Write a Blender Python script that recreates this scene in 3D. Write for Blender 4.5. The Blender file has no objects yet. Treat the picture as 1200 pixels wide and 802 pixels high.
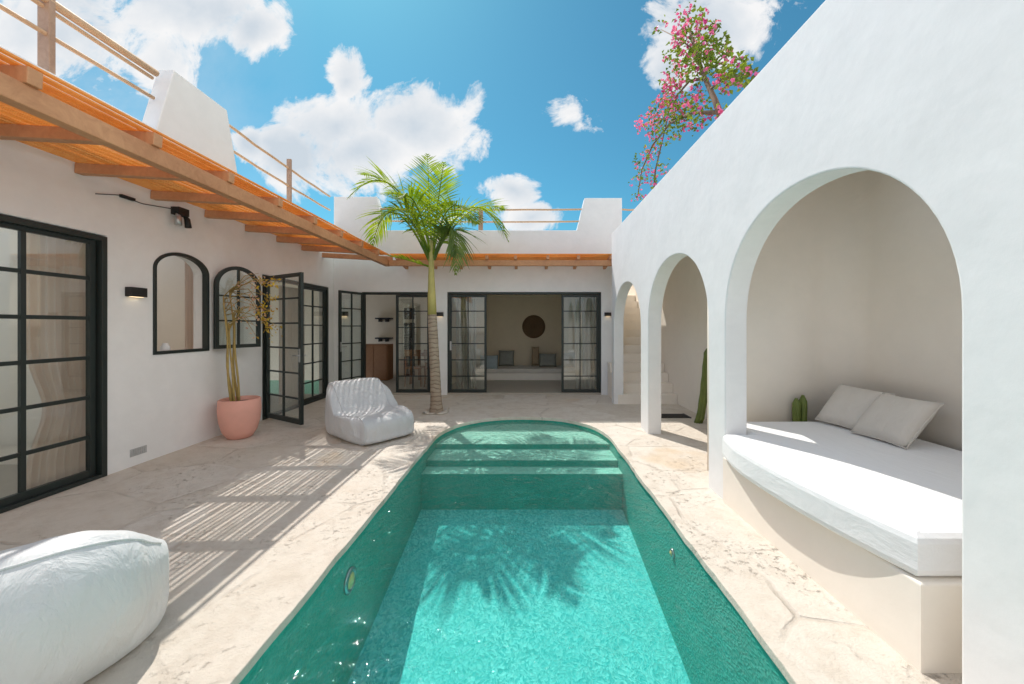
import bpy, bmesh, math, random
from mathutils import Vector, Matrix, noise
random.seed(7)
R = math.radians
K = 0.825                      # depth scale between the survey's units and metres
FPX = 533.0 * K
scene = bpy.context.scene
col = scene.collection

# ------------------------------------------------------------------ helpers
def W(X, D, Z): return Vector((X, D*K, Z))
def Q(px, py, D): return Vector(((px-616)/533*D, D*K, 1.5+(383-py)/533*D))

def tag(o, label=None, cat=None, group=None, kind=None):
    if label: o['label'] = label
    if cat: o['category'] = cat
    if group: o['group'] = group
    if kind: o['kind'] = kind
    return o
def empty(name, loc=(0, 0, 0), label=None, cat=None, group=None):
    o = bpy.data.objects.new(name, None); col.objects.link(o)
    o.location = loc; o.empty_display_size = .1
    return tag(o, label, cat, group)
def obj(name, me, mat=None, parent=None, smooth=False, loc=None, rotz=None):
    if isinstance(me, bmesh.types.BMesh):
        m = bpy.data.meshes.new(name); me.normal_update(); me.to_mesh(m); me.free(); me = m
    o = bpy.data.objects.new(name, me); col.objects.link(o)
    if mat:
        me.materials.clear(); me.materials.append(mat)
    if smooth:
        for p in me.polygons: p.use_smooth = True
    if parent:
        o.parent = parent
        if loc is None:                        # geometry given in world space
            inv = Matrix.Translation(-parent_world(parent))
            o.location = -parent_world(parent)
    if loc is not None: o.location = loc
    if rotz is not None: o.rotation_euler = (0, 0, rotz)
    return o
def parent_world(p):
    v = Vector((0, 0, 0))
    while p: v += Vector(p.location); p = p.parent
    return v
def box(bm, x0, x1, y0, y1, z0, z1, bev=0, M=None):
    v = [bm.verts.new(((x0, x1)[i & 1], (y0, y1)[(i >> 1) & 1], (z0, z1)[i >> 2])) for i in range(8)]
    fs = [bm.faces.new([v[i] for i in f]) for f in ((0,2,3,1),(4,5,7,6),(0,1,5,4),(2,6,7,3),(0,4,6,2),(1,3,7,5))]
    if bev:
        es = list({e for f in fs for e in f.edges})
        r = bmesh.ops.bevel(bm, geom=es, offset=bev, segments=2, affect='EDGES', profile=.6)
        v = list({w for f in r['faces'] for w in f.verts} | {w for w in v if w.is_valid})
    if M is not None: bmesh.ops.transform(bm, matrix=M, verts=[w for w in v if w.is_valid])
    return v
def tube(bm, pts, radii, n=8, cap=True):
    pts = [Vector(p) for p in pts]
    if not hasattr(radii, '__len__'): radii = [radii]*len(pts)
    rings = []; up = Vector((0, 0, 1)); side = None
    for i, p in enumerate(pts):
        t = (pts[min(i+1, len(pts)-1)] - pts[max(i-1, 0)]).normalized()
        if side is None: side = t.cross(up if abs(t.z) < .95 else Vector((1, 0, 0))).normalized()
        side = (side - t*side.dot(t)).normalized(); b = t.cross(side)
        rings.append([bm.verts.new(p + (side*math.cos(2*math.pi*k/n) + b*math.sin(2*math.pi*k/n))*radii[i]) for k in range(n)])
    for a, b in zip(rings, rings[1:]):
        for k in range(n): bm.faces.new((a[k], a[(k+1) % n], b[(k+1) % n], b[k]))
    if cap:
        bm.faces.new(rings[0][::-1]); bm.faces.new(rings[-1])
    return rings
def lathe(bm, prof, c=(0, 0, 0), n=32):
    c = Vector(c); rings = []
    for r, z in prof:
        rings.append([bm.verts.new(c + Vector((r*math.cos(2*math.pi*k/n), r*math.sin(2*math.pi*k/n), z))) for k in range(n)])
    for a, b in zip(rings, rings[1:]):
        for k in range(n): bm.faces.new((a[k], a[(k+1) % n], b[(k+1) % n], b[k]))
    bm.faces.new(rings[0][::-1]); bm.faces.new(rings[-1])
def plate(outline, holes, thick, bevel=0.0, M=None):
    """flat outline with holes, given thickness; returns mesh. local x,y in plane, z thickness"""
    cu = bpy.data.curves.new('outline', 'CURVE'); cu.dimensions = '2D'; cu.fill_mode = 'BOTH'
    for loop in [outline]+holes:
        s = cu.splines.new('POLY'); s.points.add(len(loop)-1)
        for p, q in zip(s.points, loop): p.co = (q[0], q[1], 0, 1)
        s.use_cyclic_u = True
    cu.extrude = thick/2 - bevel; cu.bevel_depth = bevel; cu.bevel_resolution = 2; cu.offset = -bevel
    o = bpy.data.objects.new('outline', cu); col.objects.link(o)
    bpy.context.view_layer.update()
    me = bpy.data.meshes.new_from_object(o.evaluated_get(bpy.context.evaluated_depsgraph_get()))
    bpy.data.objects.remove(o); bpy.data.curves.remove(cu)
    for p in me.polygons: p.use_smooth = False
    bm = bmesh.new(); bm.from_mesh(me); bmesh.ops.remove_doubles(bm, verts=bm.verts, dist=1e-5)
    bmesh.ops.recalc_face_normals(bm, faces=bm.faces)
    bm.to_mesh(me); bm.free()
    if M is not None: me.transform(M)
    return me
# plane matrices: local (x,y,z) -> world
def M_YZ(X): return Matrix(((0,0,1,X),(1,0,0,0),(0,1,0,0),(0,0,0,1)))     # x->Y, y->Z, z->X
def M_XZ(Y): return Matrix(((1,0,0,0),(0,0,-1,Y),(0,1,0,0),(0,0,0,1)))    # x->X, y->Z, z->-Y

# ------------------------------------------------------------------ materials
class NT:
    def __init__(s, name, tree=None):
        if tree is None:
            s.m = bpy.data.materials.new(name); s.m.use_nodes = True; s.t = s.m.node_tree
        else: s.t = tree
        s.t.nodes.clear()
    def n(s, typ, **kw):
        nd = s.t.nodes.new('ShaderNode'+typ)
        for k, v in kw.items():
            if k.startswith('_'): nd.inputs[k[1:].replace('_', ' ')].default_value = v
            else: setattr(nd, k, v)
        return nd
    def l(s, a, b): s.t.links.new(a, b)
    def put(s, sock, v):
        if isinstance(v, (int, float)): sock.default_value = v
        elif isinstance(v, tuple): sock.default_value = v if len(v) == len(sock.default_value) else (*v, 1)
        else: s.l(v, sock)
    def math(s, op, a, b=None, c=None, clamp=False):
        nd = s.n('Math', operation=op); nd.use_clamp = clamp
        for i, v in enumerate((a, b, c)):
            if v is not None: s.put(nd.inputs[i], v)
        return nd.outputs[0]
    def noise(s, vec, scale, detail=4, rough=.55, dist=0, out='Fac'):
        nd = s.n('TexNoise'); nd.inputs['Scale'].default_value = scale; nd.inputs['Detail'].default_value = detail
        nd.inputs['Roughness'].default_value = rough; nd.inputs['Distortion'].default_value = dist
        s.l(vec, nd.inputs['Vector']); return nd.outputs[out]
    def ramp(s, fac, stops, interp='LINEAR'):
        nd = s.n('ValToRGB'); nd.color_ramp.interpolation = interp; e = nd.color_ramp.elements
        while len(e) < len(stops): e.new(.5)
        for el, (p, c) in zip(e, stops):
            el.position = p; el.color = (c, c, c, 1) if isinstance(c, (int, float)) else (*c, 1)
        s.l(fac, nd.inputs[0]); return nd.outputs[0]
    def mix(s, f, a, b, mode='MIX'):
        nd = s.n('MixRGB', blend_type=mode); s.put(nd.inputs[0], f); s.put(nd.inputs[1], a); s.put(nd.inputs[2], b)
        return nd.outputs[0]
    def bump(s, h, strength=.3, dist=.01, normal=None):
        nd = s.n('Bump'); nd.inputs['Strength'].default_value = strength; nd.inputs['Distance'].default_value = dist
        s.l(h, nd.inputs['Height'])
        if normal: s.l(normal, nd.inputs['Normal'])
        return nd.outputs[0]
    def principled(s, color, rough=.7, normal=None, **kw):
        p = s.n('BsdfPrincipled'); s.put(p.inputs['Base Color'], color); s.put(p.inputs['Roughness'], rough)
        if normal: s.l(normal, p.inputs['Normal'])
        for k, v in kw.items(): s.put(p.inputs[k.replace('_', ' ')], v)
        o = s.n('OutputMaterial'); s.l(p.outputs[0], o.inputs[0]); return p
    def coord(s, which='Object'): return s.n('TexCoord').outputs[which]
    def pos(s): return s.n('NewGeometry').outputs['Position']

def simple(name, color, rough=.6, var=.12, nscale=6, bump=.15, bscale=40, **kw):
    t = NT(name); c = t.coord()
    n1 = t.noise(c, nscale, 5)
    cc = t.mix(n1, tuple(x*(1-var) for x in color), tuple(min(1, x*(1+var)) for x in color))
    b = t.bump(t.noise(c, bscale, 5), bump, .004)
    t.principled(cc, rough, b, **kw); return t.m

def plaster(name, color, stain=.08):
    t = NT(name); c = t.pos()
    n1 = t.noise(c, .9, 6, .6); n2 = t.noise(c, 5, 6, .65, .4)
    f = t.math('MULTIPLY', t.math('ADD', n1, n2), .5)
    cc = t.mix(t.ramp(f, [(.35, 0), (.65, 1)]), tuple(x*(1-stain) for x in color), color)
    h = t.math('ADD', t.math('MULTIPLY', t.noise(c, 2.2, 3), 1.0), t.math('MULTIPLY', t.noise(c, 22, 6, .6), .09))
    b = t.bump(h, .34, .03)
    t.principled(cc, .88, b, Specular_IOR_Level=.25); return t.m
M = {}
def leafmat_curtain():
    t = NT('pink_beige_curtain'); p = t.principled((.88, .78, .71), .9)
    tr = t.n('BsdfTranslucent'); tr.inputs[0].default_value = (.92, .82, .74, 1); mx = t.n('MixShader'); mx.inputs[0].default_value = .45
    t.l(p.outputs[0], mx.inputs[1]); t.l(tr.outputs[0], mx.inputs[2])
    o = [x for x in t.t.nodes if x.bl_idname == 'ShaderNodeOutputMaterial'][0]; t.l(mx.outputs[0], o.inputs[0]); return t.m
M['wall'] = plaster('white_plaster', (.86, .86, .855))
M['wall_int'] = plaster('warm_plaster', (.76, .65, .49))
M['cream'] = plaster('cream_plaster', (.89, .825, .735), .05)
M['grey_render'] = plaster('grey_render', (.62, .60, .60))

# stone paving: large irregular limestone slabs
t = NT('limestone_paving'); c = t.pos()
wob = t.n('VectorMath', operation='SCALE'); t.l(t.n('VectorMath', operation='SUBTRACT').outputs[0], wob.inputs[0])
sub = wob.inputs[0].links[0].from_node
nz = t.n('TexNoise'); nz.inputs['Scale'].default_value = 1.6; nz.inputs['Detail'].default_value = 5; t.l(c, nz.inputs['Vector'])
t.l(nz.outputs['Color'], sub.inputs[0]); sub.inputs[1].default_value = (.5, .5, .5); wob.inputs['Scale'].default_value = .16
ad = t.n('VectorMath', operation='ADD'); t.l(c, ad.inputs[0]); t.l(wob.outputs[0], ad.inputs[1])
mp = t.n('Mapping'); t.l(ad.outputs[0], mp.inputs[0]); mp.inputs['Scale'].default_value = (1, 1.25, 0)
mp.inputs['Location'].default_value = (.31, .22, 0)
vor = t.n('TexVoronoi', feature='DISTANCE_TO_EDGE'); vor.inputs['Scale'].default_value = 1.1; vor.inputs['Randomness'].default_value = .6; t.l(mp.outputs[0], vor.inputs['Vector'])
vc = t.n('TexVoronoi', feature='F1'); vc.inputs['Scale'].default_value = 1.1; vc.inputs['Randomness'].default_value = .6; t.l(mp.outputs[0], vc.inputs['Vector'])
sepc = t.n('SeparateColor'); t.l(vc.outputs['Color'], sepc.inputs[0])
joint = t.ramp(vor.outputs['Distance'], [(.0, 1), (.012, .75), (.022, 0)])
jbreak = t.ramp(t.noise(c, 2.3, 3), [(.42, .05), (.62, .8)])
joint = t.math('MULTIPLY', joint, jbreak)
n_big = t.noise(c, 1.1, 6, .62, .5); n_mid = t.noise(c, 7, 8, .7, .3); n_fine = t.noise(c, 55, 6, .7)
base = t.mix(sepc.outputs[0], (.645, .58, .49), (.735, .685, .61))
base = t.mix(t.ramp(n_big, [(.35, 0), (.7, 1)]), base, (.70, .63, .545))
base = t.mix(t.math('MULTIPLY', t.ramp(n_mid, [(.5, 0), (.75, 1)]), .5), base, (.52, .45, .37))
och = t.noise(c, .75, 4, .55, .8)
base = t.mix(t.math('MULTIPLY', t.ramp(t.math('ADD', och, t.math('MULTIPLY', n_mid, .12)), [(.66, 0), (.76, 1)]), .5), base, (.64, .47, .29))
pit = t.ramp(t.noise(c, 22, 6, .75), [(.56, 0), (.68, 1)])
pit = t.math('MULTIPLY', pit, t.ramp(t.noise(c, 1.9, 3), [(.45, 0), (.6, 1)]))
base = t.mix(t.math('MULTIPLY', pit, .45), base, (.36, .29, .22))
blot = t.ramp(t.noise(c, 4.2, 10, .75, .2), [(.46, 0), (.62, 1)])
base = t.mix(t.math('MULTIPLY', blot, .30), base, (.50, .41, .32))
base = t.mix(t.math('MULTIPLY', joint, .42), base, (.36, .30, .24))
h = t.math('ADD', t.math('MULTIPLY', n_mid, .5), t.math('MULTIPLY', n_fine, .22))
h = t.math('SUBTRACT', h, t.math('MULTIPLY', joint, .40)); h = t.math('SUBTRACT', h, t.math('MULTIPLY', pit, .25))
h = t.math('ADD', h, t.math('MULTIPLY', sepc.outputs[1], .12))
t.principled(base, .82, t.bump(h, .95, .035), Specular_IOR_Level=.3); M['stone'] = t.m

# wood
def wood(name, a, b, rough=.6, trans=0):
    t = NT(name); c = t.coord('Object')
    mp = t.n('Mapping'); t.l(c, mp.inputs[0]); mp.inputs['Scale'].default_value = (9, 9, 9)
    w = t.noise(mp.outputs[0], 1.2, 6, .65, 1.5); w2 = t.noise(c, 1.3, 3)
    cc = t.mix(t.ramp(t.math('MULTIPLY', t.math('ADD', w, w2), .5), [(.3, 0), (.7, 1)]), a, b)
    bn = t.bump(w, .3, .006)
    p = t.principled(cc, rough, bn)
    if trans:
        tr = t.n('BsdfTranslucent'); t.l(cc, tr.inputs[0]); mx = t.n('MixShader'); mx.inputs[0].default_value = trans
        t.l(p.outputs[0], mx.inputs[1]); t.l(tr.outputs[0], mx.inputs[2])
        o = [x for x in t.t.nodes if x.bl_idname == 'ShaderNodeOutputMaterial'][0]; t.l(mx.outputs[0], o.inputs[0])
    return t.m
M['timber'] = wood('reddish_timber', (.42, .18, .08), (.66, .34, .17))
M['lath'] = wood('orange_lath', (.78, .36, .09), (.95, .58, .20), .5, .48)
M['pole'] = wood('pale_pole', (.52, .33, .19), (.72, .50, .32))
M['post'] = wood('weathered_post', (.33, .20, .13), (.50, .34, .24))
M['cabinet'] = wood('cabinet_wood', (.22, .10, .04), (.33, .16, .07))
M['metal'] = simple('dark_green_metal', (.018, .026, .024), .42, .2, 4, .05)
M['black'] = simple('black_metal', (.012, .012, .012), .5, .2)
M['steel'] = simple('brushed_steel', (.5, .5, .5), .3, .1, Metallic=.9)
t = NT('white_canvas'); c = t.pos()
mp = t.n('Mapping'); t.l(c, mp.inputs[0]); mp.inputs['Rotation'].default_value = (0, 0, .5); mp.inputs['Scale'].default_value = (1, .35, 1)
cr = t.noise(mp.outputs[0], 6, 4, .6, 1.2); h = t.math('ADD', t.math('MULTIPLY', cr, 1), t.math('MULTIPLY', t.noise(c, 260, 2), .04))
t.principled((.82, .82, .82), .88, t.bump(h, .35, .03), Sheen_Weight=.2); M['mattress'] = t.m
t = NT('beige_linen'); c = t.coord(); mp = t.n('Mapping'); t.l(c, mp.inputs[0]); mp.inputs['Scale'].default_value = (1, 1, .5)
h = t.math('ADD', t.noise(mp.outputs[0], 8, 4, .6, 1.0), t.math('MULTIPLY', t.noise(c, 240, 2), .06))
t.principled(t.mix(t.noise(c, 6, 4), (.60, .56, .50), (.68, .635, .57)), .9, t.bump(h, .5, .03), Sheen_Weight=.2); M['linen'] = t.m
M['curtain'] = leafmat_curtain()
M['wicker'] = simple('brown_wicker', (.13, .075, .035), .8, .4, 40, .8, 60)
M['cush_blue'] = simple('pale_blue_cloth', (.32, .38, .40), .9, .2, 12)
M['cush_grey'] = simple('grey_cloth', (.26, .26, .23), .9, .2, 12)
M['cush_tan'] = simple('tan_cloth', (.34, .25, .16), .9, .2, 12)
M['int_floor'] = simple('screed_floor', (.42, .38, .32), .45, .1)
M['dark_opening'] = simple('dark_timber_door', (.045, .032, .022), .6, .3)
M['terracotta'] = simple('pink_terracotta', (.78, .40, .32), .8, .12, 5, .25, 30)
M['soil'] = simple('dark_soil', (.07, .05, .035), .95, .4, 30, 1, 50)
M['dirt'] = simple('dry_ground', (.30, .25, .18), .95, .3, .3, .5, 8)
t = NT('cane_stem'); c = t.coord()
t.principled(t.mix(t.noise(c, 12, 4), (.22, .15, .05), (.55, .40, .12)), .6, t.bump(t.noise(c, 40, 4), .3)); M['cane'] = t.m

def leafmat(name, a, b, trans=.35, nscale=3):
    t = NT(name); c = t.coord()
    cc = t.mix(t.ramp(t.noise(c, nscale, 4), [(.35, 0), (.65, 1)]), a, b)
    p = t.principled(cc, .5, None, Specular_IOR_Level=.4)
    tr = t.n('BsdfTranslucent'); cc2 = t.mix(1, cc, (1.5, 1.6, .7), 'MULTIPLY'); t.l(cc2, tr.inputs[0])
    mx = t.n('MixShader'); mx.inputs[0].default_value = trans
    t.l(p.outputs[0], mx.inputs[1]); t.l(tr.outputs[0], mx.inputs[2])
    o = [x for x in t.t.nodes if x.bl_idname == 'ShaderNodeOutputMaterial'][0]; t.l(mx.outputs[0], o.inputs[0]); return t.m
M['palm'] = leafmat('palm_leaf', (.09, .17, .015), (.36, .43, .03), .40)
M['palm_old'] = leafmat('palm_leaf_dark', (.07, .13, .03), (.16, .22, .04), .3)
M['shaft'] = simple('palm_crownshaft', (.42, .36, .11), .5, .4, 5)
M['leaf'] = leafmat('vine_leaf', (.09, .15, .02), (.26, .32, .04), .35, 5)
M['bract'] = leafmat('pink_bract', (.62, .06, .40), (.86, .28, .62), .4, 4)
M['dryleaf'] = leafmat('autumn_leaf', (.30, .12, .03), (.66, .50, .06), .25, 14)
M['palebract'] = leafmat('pale_leaf', (.55, .33, .30), (.72, .52, .40), .25, 9)
M['cactus'] = simple('cactus_skin', (.13, .17, .035), .6, .3, 8)
M['branch'] = simple('vine_branch', (.22, .14, .09), .85, .3)
t = NT('palm_bark'); c = t.coord()
sp = t.n('SeparateXYZ'); t.l(c, sp.inputs[0])
ring = t.math('SINE', t.math('ADD', t.math('MULTIPLY', sp.outputs[2], 88), t.math('MULTIPLY', t.noise(c, 6, 4), 11)))
rr = t.ramp(t.math('MULTIPLY_ADD', ring, .5, .5), [(.0, 1), (.25, 0)])
cc = t.mix(t.noise(c, 9, 6), (.28, .21, .15), (.50, .41, .31)); cc = t.mix(t.math('MULTIPLY', rr, .6), cc, (.13, .08, .05))
t.principled(cc, .9, t.bump(t.math('SUBTRACT', t.noise(c, 30, 5), rr), .6, .015)); M['bark'] = t.m

def satin(name, colr, rough):
    t = NT(name); c = t.coord()
    mp = t.n('Mapping'); t.l(c, mp.inputs[0]); mp.inputs['Scale'].default_value = (1, 1, .35)
    w = t.noise(mp.outputs[0], 5, 5, .6, 1.4); w2 = t.noise(c, 60, 4)
    h = t.math('ADD', w, t.math('MULTIPLY', w2, .05))
    t.principled(t.mix(w, tuple(x*.93 for x in colr), colr), rough, t.bump(h, .55, .05), Specular_IOR_Level=.6, Sheen_Weight=.2)
    return t.m
M['satin'] = satin('silver_satin', (.58, .59, .60), .46)
M['satin2'] = satin('white_satin', (.68, .70, .70), .55)

# thin window glass: reflects by angle, lets the rest through
def glass(name, tint, base=.05):
    t = NT(name); lw = t.n('LayerWeight'); lw.inputs['Blend'].default_value = .5
    f = t.math('POWER', lw.outputs['Facing'], 4); f = t.math('MULTIPLY_ADD', f, .9, base, clamp=True)
    tr = t.n('BsdfTransparent'); tr.inputs[0].default_value = (*tint, 1)
    gl = t.n('BsdfGlossy'); gl.inputs['Roughness'].default_value = .0
    mx = t.n('MixShader'); t.l(f, mx.inputs[0]); t.l(tr.outputs[0], mx.inputs[1]); t.l(gl.outputs[0], mx.inputs[2])
    o = t.n('OutputMaterial'); t.l(mx.outputs[0], o.inputs[0]); return t.m
M['glass'] = glass('window_glass', (.95, .98, .965), .10)
t = NT('lamp_glow'); e = t.n('Emission'); e.inputs[0].default_value = (1, .72, .42, 1); e.inputs[1].default_value = 1.2
o = t.n('OutputMaterial'); t.l(e.outputs[0], o.inputs[0]); M['glow'] = t.m

# pool plaster and the paler pebble floor
def pool_finish(name, a, b, c3, scale):
    t = NT(name); c = t.pos()
    nz = t.n('TexNoise'); nz.inputs['Scale'].default_value = 9; t.l(c, nz.inputs['Vector'])
    ad = t.n('VectorMath', operation='MULTIPLY_ADD'); t.l(nz.outputs['Color'], ad.inputs[0]); ad.inputs[1].default_value = (.12, .10, .05); t.l(c, ad.inputs[2])
    mp = t.n('Mapping'); t.l(ad.outputs[0], mp.inputs[0]); mp.inputs['Scale'].default_value = (1, .7, 1)
    v = t.n('TexVoronoi', feature='F1'); v.inputs['Scale'].default_value = scale; t.l(mp.outputs[0], v.inputs['Vector'])
    sc = t.n('SeparateColor'); t.l(v.outputs['Color'], sc.inputs[0])
    cc = t.mix(t.ramp(sc.outputs[0], [(.1, 0), (.9, 1)]), a, b)
    cc = t.mix(t.ramp(t.noise(c, 2.2, 6, .65), [(.35, 0), (.75, .7)]), cc, c3)
    t.principled(cc, .75, t.bump(v.outputs['Distance'], .5, .012)); return t.m
M['pool'] = pool_finish('green_pool_plaster', (.04, .38, .30), (.075, .46, .37), (.03, .31, .245), 60)
M['poolfloor'] = pool_finish('turquoise_pebble', (.08, .46, .42), (.34, .76, .69), (.13, .54, .49), 72)
M['poolstep'] = pool_finish('pale_step_plaster', (.22, .56, .44), (.40, .72, .58), (.26, .58, .46), 60)
# water
t = NT('pool_water'); c = t.pos()
mp = t.n('Mapping'); t.l(c, mp.inputs[0]); mp.inputs['Scale'].default_value = (1, .8, 1)
h = t.math('ADD', t.noise(mp.outputs[0], 3.2, 3, .5, .6), t.math('MULTIPLY', t.noise(mp.outputs[0], 13, 3, .6, .5), .38))
bn = t.bump(h, .6, .07)
lw = t.n('LayerWeight'); lw.inputs['Blend'].default_value = .5; t.l(bn, lw.inputs['Normal'])
fr_ = t.math('POWER', lw.outputs['Facing'], 4.6); fr_ = t.math('MULTIPLY_ADD', fr_, .95, .05, clamp=True)
tr = t.n('BsdfTransparent'); gl = t.n('BsdfGlossy'); gl.inputs['Roughness'].default_value = .02; t.l(bn, gl.inputs['Normal'])
mx = t.n('MixShader'); t.l(fr_, mx.inputs[0]); t.l(tr.outputs[0], mx.inputs[1]); t.l(gl.outputs[0], mx.inputs[2]); surf = mx.outputs[0]
o = t.n('OutputMaterial'); t.l(surf, o.inputs[0])
va = t.n('VolumeAbsorption'); va.inputs['Color'].default_value = (.28, .93, .93, 1); va.inputs['Density'].default_value = .55
t.l(va.outputs[0], o.inputs['Volume']); M['water'] = t.m

# ------------------------------------------------------------------ camera
cam = bpy.data.cameras.new('Camera'); co = bpy.data.objects.new('Camera', cam); col.objects.link(co)
co.location = (0, 0, 1.5); co.rotation_euler = (R(90), 0, 0)
cam.sensor_width = 36; cam.lens = FPX/1200*36; cam.shift_x = -16/1200; cam.shift_y = -18/1200
cam.clip_start = .05; cam.clip_end = 2000; scene.camera = co

# ------------------------------------------------------------------ sun + sky
sdir = Vector((-.35, .575, 1)).normalized()
sun = bpy.data.lights.new('Sun', 'SUN'); so = bpy.data.objects.new('Sun', sun); col.objects.link(so)
sun.energy = 2.05; sun.angle = R(.5); sun.color = (1, .95, .885)
so.rotation_euler = sdir.to_track_quat('Z', 'Y').to_euler(); so.location = (-3, 6, 9)
w = bpy.data.worlds.new('World'); scene.world = w; w.use_nodes = True
t = NT('', w.node_tree)
sky = t.n('TexSky', sky_type='NISHITA'); sky.sun_disc = False
sky.sun_elevation = math.asin(sdir.z); sky.sun_rotation = math.atan2(sdir.x, sdir.y)
sky.air_density = 1.0; sky.dust_density = .6; sky.ozone_density = 1.2
skyc = t.mix(1, sky.outputs[0], (.150, .375, .385), 'MULTIPLY')
tc = t.n('TexCoord').outputs['Generated']; sp = t.n('SeparateXYZ'); t.l(tc, sp.inputs[0])
y = t.math('MAXIMUM', sp.outputs[1], .02)
u = t.math('DIVIDE', sp.outputs[0], y); v = t.math('DIVIDE', sp.outputs[2], y)
uv = t.n('CombineXYZ'); t.l(u, uv.inputs[0]); t.l(v, uv.inputs[1]); uv = uv.outputs[0]
wn = t.n('TexNoise'); wn.inputs['Scale'].default_value = 3.2; wn.inputs['Detail'].default_value = 3; t.l(uv, wn.inputs['Vector'])
ws = t.n('VectorMath', operation='SUBTRACT'); t.l(wn.outputs['Color'], ws.inputs[0]); ws.inputs[1].default_value = (.5, .5, .5)
wm = t.n('VectorMath', operation='SCALE'); t.l(ws.outputs[0], wm.inputs[0]); wm.inputs['Scale'].default_value = .13
wa = t.n('VectorMath', operation='ADD'); t.l(uv, wa.inputs[0]); t.l(wm.outputs[0], wa.inputs[1])
sp2 = t.n('SeparateXYZ'); t.l(wa.outputs[0], sp2.inputs[0])
val = None; low = None
for (cx, cy, rx, ry, a) in [(485,150,84,58,1),(405,92,34,36,1),(395,145,62,52,1),(345,190,48,42,1),(300,176,24,24,1),(425,185,85,50,1),
        (225,5,120,48,1),(300,25,50,40,1),(60,40,150,70,.75),(190,60,50,60,.6),(835,22,80,52,1),(792,75,34,40,1),
        (664,130,26,22,.55),(600,230,40,25,1),(625,258,42,20,.9),(-300,100,300,120,1),(1300,-100,200,150,1),(500,-300,300,120,1)]:
    du = t.math('DIVIDE', t.math('SUBTRACT', sp2.outputs[0], (cx-616)/FPX), rx/FPX)
    dv = t.math('DIVIDE', t.math('SUBTRACT', sp2.outputs[1], (383-cy)/FPX), ry/FPX)
    d = t.math('SQRT', t.math('ADD', t.math('MULTIPLY', du, du), t.math('MULTIPLY', dv, dv)))
    e = t.math('MULTIPLY', t.math('SUBTRACT', 1, d), a)
    val = e if val is None else t.math('MAXIMUM', val, e)
val = t.math('MAXIMUM', val, -1)
f1 = t.noise(uv, 6.5, 14, .66, .6); f2 = t.noise(uv, 30, 5, .6)
m = t.math('ADD', val, t.math('ADD', t.math('MULTIPLY', t.math('SUBTRACT', f1, .5), 2.1), t.math('MULTIPLY', t.math('SUBTRACT', f2, .5), .45)))
mask = t.ramp(m, [(-.0, 0), (.10, .35), (.24, .85), (.42, 1)])
mask = t.math('MULTIPLY', mask, t.math('GREATER_THAN', sp.outputs[1], .02))
# wispy veil to the left
veil = t.math('MULTIPLY', t.ramp(u, [(0, 1), (1, 1)]), 0)
vl = t.math('MULTIPLY', t.math('SUBTRACT', -.55, u, clamp=True), .9, clamp=True)
vl = t.math('MULTIPLY', vl, t.ramp(t.noise(uv, 3, 6, .6, .5), [(.35, .15), (.7, 1)]))
mask = t.math('MAXIMUM', mask, t.math('MULTIPLY', vl, .8))
sh = t.math('ADD', t.math('MULTIPLY', val, 1.0), t.math('MULTIPLY', t.math('SUBTRACT', t.noise(uv, 3.6, 5, .5), .5), 2.4))
puff = t.math('MULTIPLY', t.math('SUBTRACT', t.noise(uv, 13, 8, .6, .3), .5), .55)
cc = t.ramp(t.math('ADD', sh, puff), [(.15, (3.1, 3.1, 3.12)), (1.0, (2.05, 2.3, 2.55))])
skycol = t.mix(mask, skyc, cc)
# unseen bright cloud outside the view, added to fill the shaded walls
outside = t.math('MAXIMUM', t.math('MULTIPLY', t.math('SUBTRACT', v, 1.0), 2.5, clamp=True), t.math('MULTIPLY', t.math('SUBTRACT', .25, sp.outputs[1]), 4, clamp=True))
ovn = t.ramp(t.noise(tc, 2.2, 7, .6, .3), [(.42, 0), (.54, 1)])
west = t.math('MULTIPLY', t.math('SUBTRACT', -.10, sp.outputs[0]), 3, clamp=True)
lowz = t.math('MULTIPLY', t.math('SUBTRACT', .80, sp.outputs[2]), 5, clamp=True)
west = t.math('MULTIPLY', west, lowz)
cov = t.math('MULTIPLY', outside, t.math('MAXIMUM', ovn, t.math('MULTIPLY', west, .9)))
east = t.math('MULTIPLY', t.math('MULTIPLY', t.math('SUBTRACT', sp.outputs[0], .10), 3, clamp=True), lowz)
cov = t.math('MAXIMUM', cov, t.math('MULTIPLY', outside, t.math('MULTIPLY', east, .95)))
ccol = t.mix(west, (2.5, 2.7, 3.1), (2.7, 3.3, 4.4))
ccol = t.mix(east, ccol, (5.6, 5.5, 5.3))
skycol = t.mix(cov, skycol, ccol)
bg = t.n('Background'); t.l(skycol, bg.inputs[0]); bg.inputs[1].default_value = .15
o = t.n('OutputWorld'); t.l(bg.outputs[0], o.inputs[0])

scene.view_settings.view_transform = 'Standard'; scene.view_settings.look = 'None'; scene.view_settings.gamma = 1
scene.view_settings.exposure = 1.0
scene.cycles.max_bounces = 10; scene.cycles.diffuse_bounces = 6; scene.cycles.transparent_max_bounces = 24

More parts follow.
